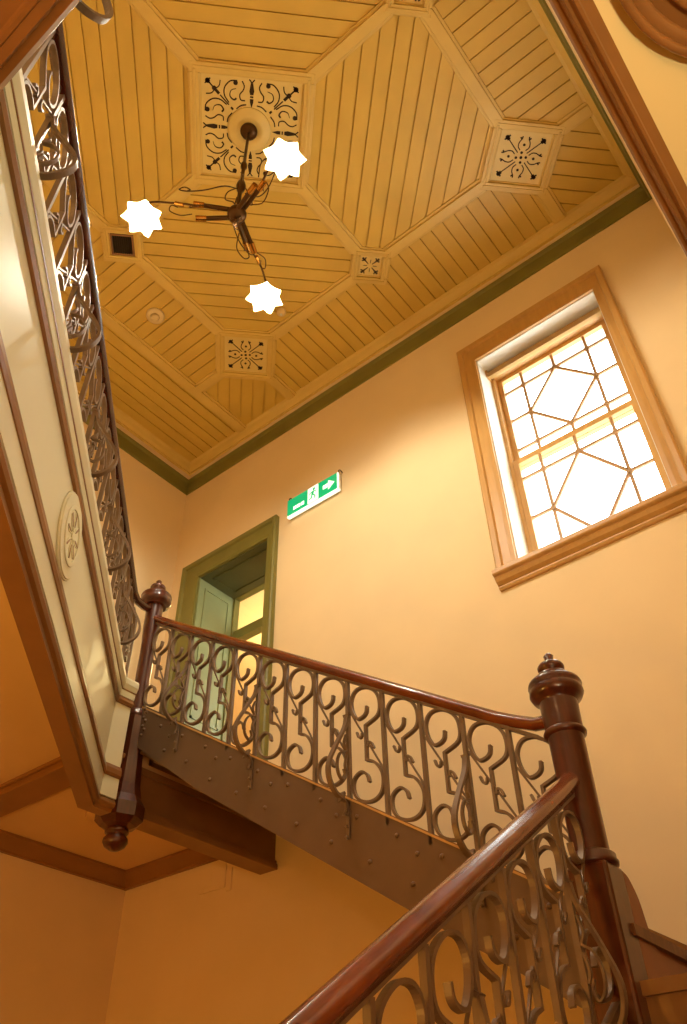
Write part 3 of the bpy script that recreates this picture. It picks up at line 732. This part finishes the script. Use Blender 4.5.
# upper flight railing
def PU(i, v, out):
    x = -3.69+.1985*i
    return (x, YU-out, 1.54-.643*(x+2.29)+v)
def hrU(t):
    z1 = zrail(-1.16)
    path = [(-3.70, YU, zrail(-3.70)+.005), (-3.5, YU, zrail(-3.5)), (-1.36, YU, zrail(-1.36)), (-1.28, YU, zrail(-1.28)+.008), (-1.20, YU, zrail(-1.20)+.022), (-1.12, YU, zrail(-1.20)+.01)]
    rail_sweep(path, .062, .05).build('handrail', M['rail'], t)
    MB().prism([(-3.68, YU-.012, zrail(-3.68)-.012), (-3.68, YU+.012, zrail(-3.68)-.012), (-3.68, YU+.012, zrail(-3.68)+.004), (-3.68, YU-.012, zrail(-3.68)+.004)], (2.5, 0, -2.5*.65)).build('rail_bar', M['iron'], t)
railing('stair_railing', 'scrolled iron railing with wooden handrail along the upper flight', PU, (0,1,0), 14, .60, 0, [2, 5, 8, 11], hrU, .2)
# lower flight railing
def PL(i, v, out):
    y = 2.655-.204*i
    return (XL+out*.7, y, zstrL(y)+v)
def hrL(t):
    path = [(XL, YU-.02, zrailL(YU-.02)+.005), (XL, 2.5, zrailL(2.5)), (XL, 0.9, zrailL(.9)), (XL, -1.3, zrailL(-1.3))]
    b = rail_sweep([(p[0], p[1], p[2]+.012) for p in path], .074, .062).build('handrail', M['rail'], t)
    MB().prism([(XL-.012, YU-.05, zrailL(YU-.05)+.0), (XL+.012, YU-.05, zrailL(YU-.05)+.0), (XL+.012, YU-.05, zrailL(YU-.05)+.014), (XL-.012, YU-.05, zrailL(YU-.05)+.014)], (0,-3.9,-3.9*.644)).build('rail_bar', M['iron'], t)
railing('stair_railing', 'scrolled iron railing with glossy handrail of the lower flight nearest the camera', PL, (1,0,0), 15, .60, 0, [1, 4, 7, 10, 13], hrL, .2)
# gallery railing, on the fascia top
GD = -.83
def PG(i, v, out):
    t_ = 4.546-.22*i
    q = nv*(GD+out) + tv*t_
    return (q.x, q.y, ZF1-.01+v)
def hrG(t):
    path = [nv*GD+tv*(.90)+Vector((0,0,3.08)), nv*GD+tv*4.28+Vector((0,0,3.08)), nv*(GD+.01)+tv*4.36+Vector((0,0,3.085)), nv*(GD+.05)+tv*4.45+Vector((0,0,3.10)), Vector((-3.72, 2.66, 3.12))]
    rail_sweep(path, .06, .05).build('handrail', M['darkrail'], t)
railing('gallery_railing', 'dark scrolled iron railing with wooden handrail on the upper gallery', PG, tuple(nv), 17, .60, 0, [3, 6, 9, 12, 15], hrG, .22, pend=False)
# short length of gallery railing over the near edge
def PS(i, v, out):
    return (-1.16+.21*i, .078-.03+out, ZF1-.01+v)
def hrS(t):
    rail_sweep([(-1.19, .048, 3.08), (XE-.02, .048, 3.08)], .06, .05).build('handrail', M['darkrail'], t)
railing('gallery_railing', 'end of iron gallery railing peeping over the edge at the top left corner', PS, (0,1,0), 6, .60, 0, [1, 4], hrS, .21, pend=False)

# ------------------------------------------------------------------ chandelier
CXh, CYh, ZH = CX-.01, CY-.01, 5.13
ch = thing('chandelier', 'three armed bronze and brass chandelier with glowing flower glass shades', 'chandelier', (CXh, CYh, ZH))
c0 = (CXh, CYh, 0)
MB().lathe([(.0,ZC-.10), (.03,ZC-.098), (.062,ZC-.08), (.068,ZC-.06), (.06,ZC-.03), (0,ZC-.03)], c0, 24).build('canopy', M['bronze'], ch)
MB().lathe([(.06,ZC-.045), (.09,ZC-.045), (.105,ZC-.055), (.12,ZC-.045), (.15,ZC-.04), (.165,ZC-.03), (.17,ZC-.025), (.06,ZC-.025)], c0, 36).build('ceiling_plate', M['fretpanel'], ch)
MB().lathe([(.014,ZH), (.014,5.44), (.026,5.47), (.036,5.53), (.026,5.59), (.014,5.62), (.013,5.8), (.024,5.82), (.024,5.87), (.012,5.9), (.012,ZC-.09)], c0, 12).build('stem', M['bronze'], ch)
MB().lathe([(0,ZH-.06), (.03,ZH-.055), (.058,ZH-.03), (.066,ZH), (.058,ZH+.03), (.03,ZH+.05), (.012,ZH+.06)], c0, 24).build('hub', M['bronze'], ch)
MB().lathe([(0,ZH-.16), (.014,ZH-.15), (.02,ZH-.135), (.012,ZH-.12), (.008,ZH-.09), (.018,ZH-.075), (.010,ZH-.055)], c0, 12).build('bottom_finial', M['bronze'], ch)
for q in range(3):
    a = 2*PI*q/3; MB().tube(crom([(CXh, CYh, ZH-.09), (CXh+.03*math.cos(a), CYh+.03*math.sin(a), ZH-.08), (CXh+.055*math.cos(a), CYh+.055*math.sin(a), ZH-.1), (CXh+.04*math.cos(a+.5), CYh+.04*math.sin(a+.5), ZH-.115)], 5), .004, 6).build('finial_curl', M['bronze'], ch)
lamps = []
for ang, rad in ((-13, .56), (225, .60), (113, .565)):
    A = math.radians(ang); e = Vector((math.cos(A), math.sin(A), 0)); f = Vector((-math.sin(A), math.cos(A), 0)); C0 = Vector((CXh, CYh, 0))
    def Q(r, s, z): return C0 + e*r + f*s + Vector((0,0,z))
    for s, z0, z1, r1 in ((.028, ZH+.02, ZH+.03, .27), (-.028, ZH-.015, ZH-.05, .25)):
        arm = MB().tube([Q(.04, s*.7, z0), Q(r1, s, z1)], .016, 10).build('arm', M['bronze'], ch)
        MB().tube([Q(r1-.05, s, lerp(z0, z1, .8)), Q(r1+.02, s, z1+(z1-z0)*.08)], [.02, .021], 10).build('arm_ferrule', M['brass'], arm)
    m = MB().tube(crom([Q(.24, .02, ZH+.02), Q(.34, .01, ZH+.055), Q(.43, 0, ZH+.075), Q(rad-.05, 0, ZH+.065), Q(rad, 0, ZH+.03), Q(rad, 0, ZH-.02)], 6), .0075, 8).build('lamp_arm', M['bronze'], ch)
    MB().tube([Q(.36, 0, ZH+.06), Q(.42, 0, ZH+.074)], .014, 10).build('arm_collar', M['brass'], m)
    w = MB().tube(crom([Q(.02, .03, ZH+.30), Q(.10, .09, ZH+.20), Q(.22, .09, ZH+.12), Q(.33, .07, ZH+.12), Q(.40, .05, ZH+.17), Q(.37, .05, ZH+.21), Q(.33, .05, ZH+.185), Q(.345, .05, ZH+.165)], 6), .0045, 6)
    w.tube(crom([Q(.02, -.02, ZH+.42), Q(.09, -.04, ZH+.38), Q(.10, -.05, ZH+.29), Q(.04, -.03, ZH+.22), Q(.015, -.02, ZH+.12)], 6), .0045, 6)
    w.build('wire_scroll', M['bronze'], ch)
    w2 = MB().tube(crom([Q(.12, .03, ZH-.02), Q(.2, .075, ZH-.06), Q(.29, .06, ZH-.05), Q(.31, .03, ZH-.02), Q(.27, .03, ZH), Q(.25, .045, ZH-.02)], 6), .004, 6)
    w2.tube(crom([Q(.30, -.028, ZH+.0), Q(.38, -.06, ZH+.03), Q(.45, -.035, ZH+.03), Q(.44, -.005, ZH+.05), Q(.40, -.02, ZH+.06)], 6), .004, 6)
    w2.build('wire_scroll', M['bronze'], ch)
    gal_ = MB().lathe([(.0,ZH-.005), (.016,ZH-.005), (.024,ZH-.02), (.034,ZH-.05), (.03,ZH-.055), (0,ZH-.055)], Q(rad, 0, 0), 16).build('shade_holder', M['brass'], ch)
    # flower shade: seven-lobed bell, mouth downwards
    sh = MB(); seg = 56; vs = []; fs = []
    prof = [(.028,ZH-.045,0), (.05,ZH-.06,.1), (.075,ZH-.09,.3), (.09,ZH-.125,.7), (.108,ZH-.15,1.0), (.118,ZH-.157,1.25), (.104,ZH-.148,1.0), (.085,ZH-.122,.7), (.07,ZH-.09,.3), (.045,ZH-.064,.1), (.0,ZH-.055,0)]
    for r, z, l in prof:
        for i in range(seg):
            th = 2*PI*i/seg; kf = 1+.22*l*((1-abs(math.sin(3.5*th)))**.8-.45)
            vs.append(Q(0, 0, 0)+e*(rad+r*kf*math.cos(th))+f*(r*kf*math.sin(th))+Vector((0,0,z-.012*l*(abs(math.cos(3.5*th))-.5))))
    for i in range(len(prof)-1):
        for j in range(seg): fs.append((i*seg+j, i*seg+(j+1) % seg, (i+1)*seg+(j+1) % seg, (i+1)*seg+j))
    sh.add(vs, fs, True)
    sho = sh.build('lamp_shade', M['shade'], ch)
    MB().lathe([(0,ZH-.135), (.02,ZH-.128), (.028,ZH-.105), (.02,ZH-.08), (.012,ZH-.06)], Q(rad, 0, 0), 16).build('bulb', M['shade'], sho)
    lamps.append(Q(rad, 0, ZH-.156))

# ------------------------------------------------------------------ lights
def light(kind, name, loc, energy, color, **kw):
    l = bpy.data.lights.new(name, kind); l.energy = energy; l.color = color
    for k_, v_ in kw.items(): setattr(l, k_, v_)
    o = bpy.data.objects.new(name, l); COL.objects.link(o); o.location = loc; return o
WARM = (1, .93, .74)
for p in lamps: light('POINT', 'lamp_light', p, 70, WARM, shadow_soft_size=.018)
light('POINT', 'hall_lamp', (-3.0, -.6, .1), 98, (1,.52,.09), shadow_soft_size=.12)
light('POINT', 'stair_lamp', (.8, -1.0, .1), 66, (1,.55,.25), shadow_soft_size=.12)
light('POINT', 'gallery_lamp', (-.7, -.8, 3.0), 12, (1,.65,.3), shadow_soft_size=.1)
fill_spot = light('SPOT', 'stair_uplight', (.85, .25, .15), 75, (1,.9,.56), shadow_soft_size=.05, spot_size=math.radians(125), spot_blend=1)  # unseen fill spot, added only to brighten the right soffit
fill_spot.rotation_euler = (Vector((.25, .85, 1.74))-Vector((.85, .25, .15))).to_track_quat('-Z', 'Y').to_euler()
light('POINT', 'next_room_lamp', (-5.6, 6.2, 5.0), 55, (1,.80,.36), shadow_soft_size=.1)
w = bpy.data.worlds.new('daylight'); scn.world = w; w.use_nodes = True
nt = w.node_tree; bg = nt.nodes['Background']
sky = nt.nodes.new('ShaderNodeTexSky'); sky.sky_type = 'HOSEK_WILKIE'; sky.turbidity = 8; sky.sun_direction = (-.4,-.6,.7); sky.ground_albedo = .6
mxr = nt.nodes.new('ShaderNodeMix'); mxr.data_type = 'RGBA'; mxr.inputs[0].default_value = .75
nt.links.new(sky.outputs[0], mxr.inputs[6]); mxr.inputs[7].default_value = (.99,1,.93,1)
nt.links.new(mxr.outputs[2], bg.inputs['Color']); bg.inputs['Strength'].default_value = 11.5

# ------------------------------------------------------------------ camera
R = [(0.77922867,0.62648929,-0.01771558), (-0.43116054,0.51533522,-0.74062824), (-0.4548662,0.58475702,0.67168144)]
cam = bpy.data.cameras.new('camera'); co = bpy.data.objects.new('camera', cam); COL.objects.link(co)
r_, d_, f_ = [Vector(q) for q in R]
mt = Matrix.Identity(4)
for i in range(3): mt[i][0] = r_[i]; mt[i][1] = -d_[i]; mt[i][2] = -f_[i]
co.matrix_world = mt
cam.sensor_fit = 'AUTO'; cam.sensor_width = 36; cam.lens = 36*807.068/1024; cam.clip_start = .02; cam.clip_end = 200
scn.camera = co
scn.view_settings.view_transform = 'Standard'; scn.view_settings.look = 'None'
scn.view_settings.exposure = 0; scn.view_settings.gamma = 1; scn.view_settings.use_curve_mapping = False
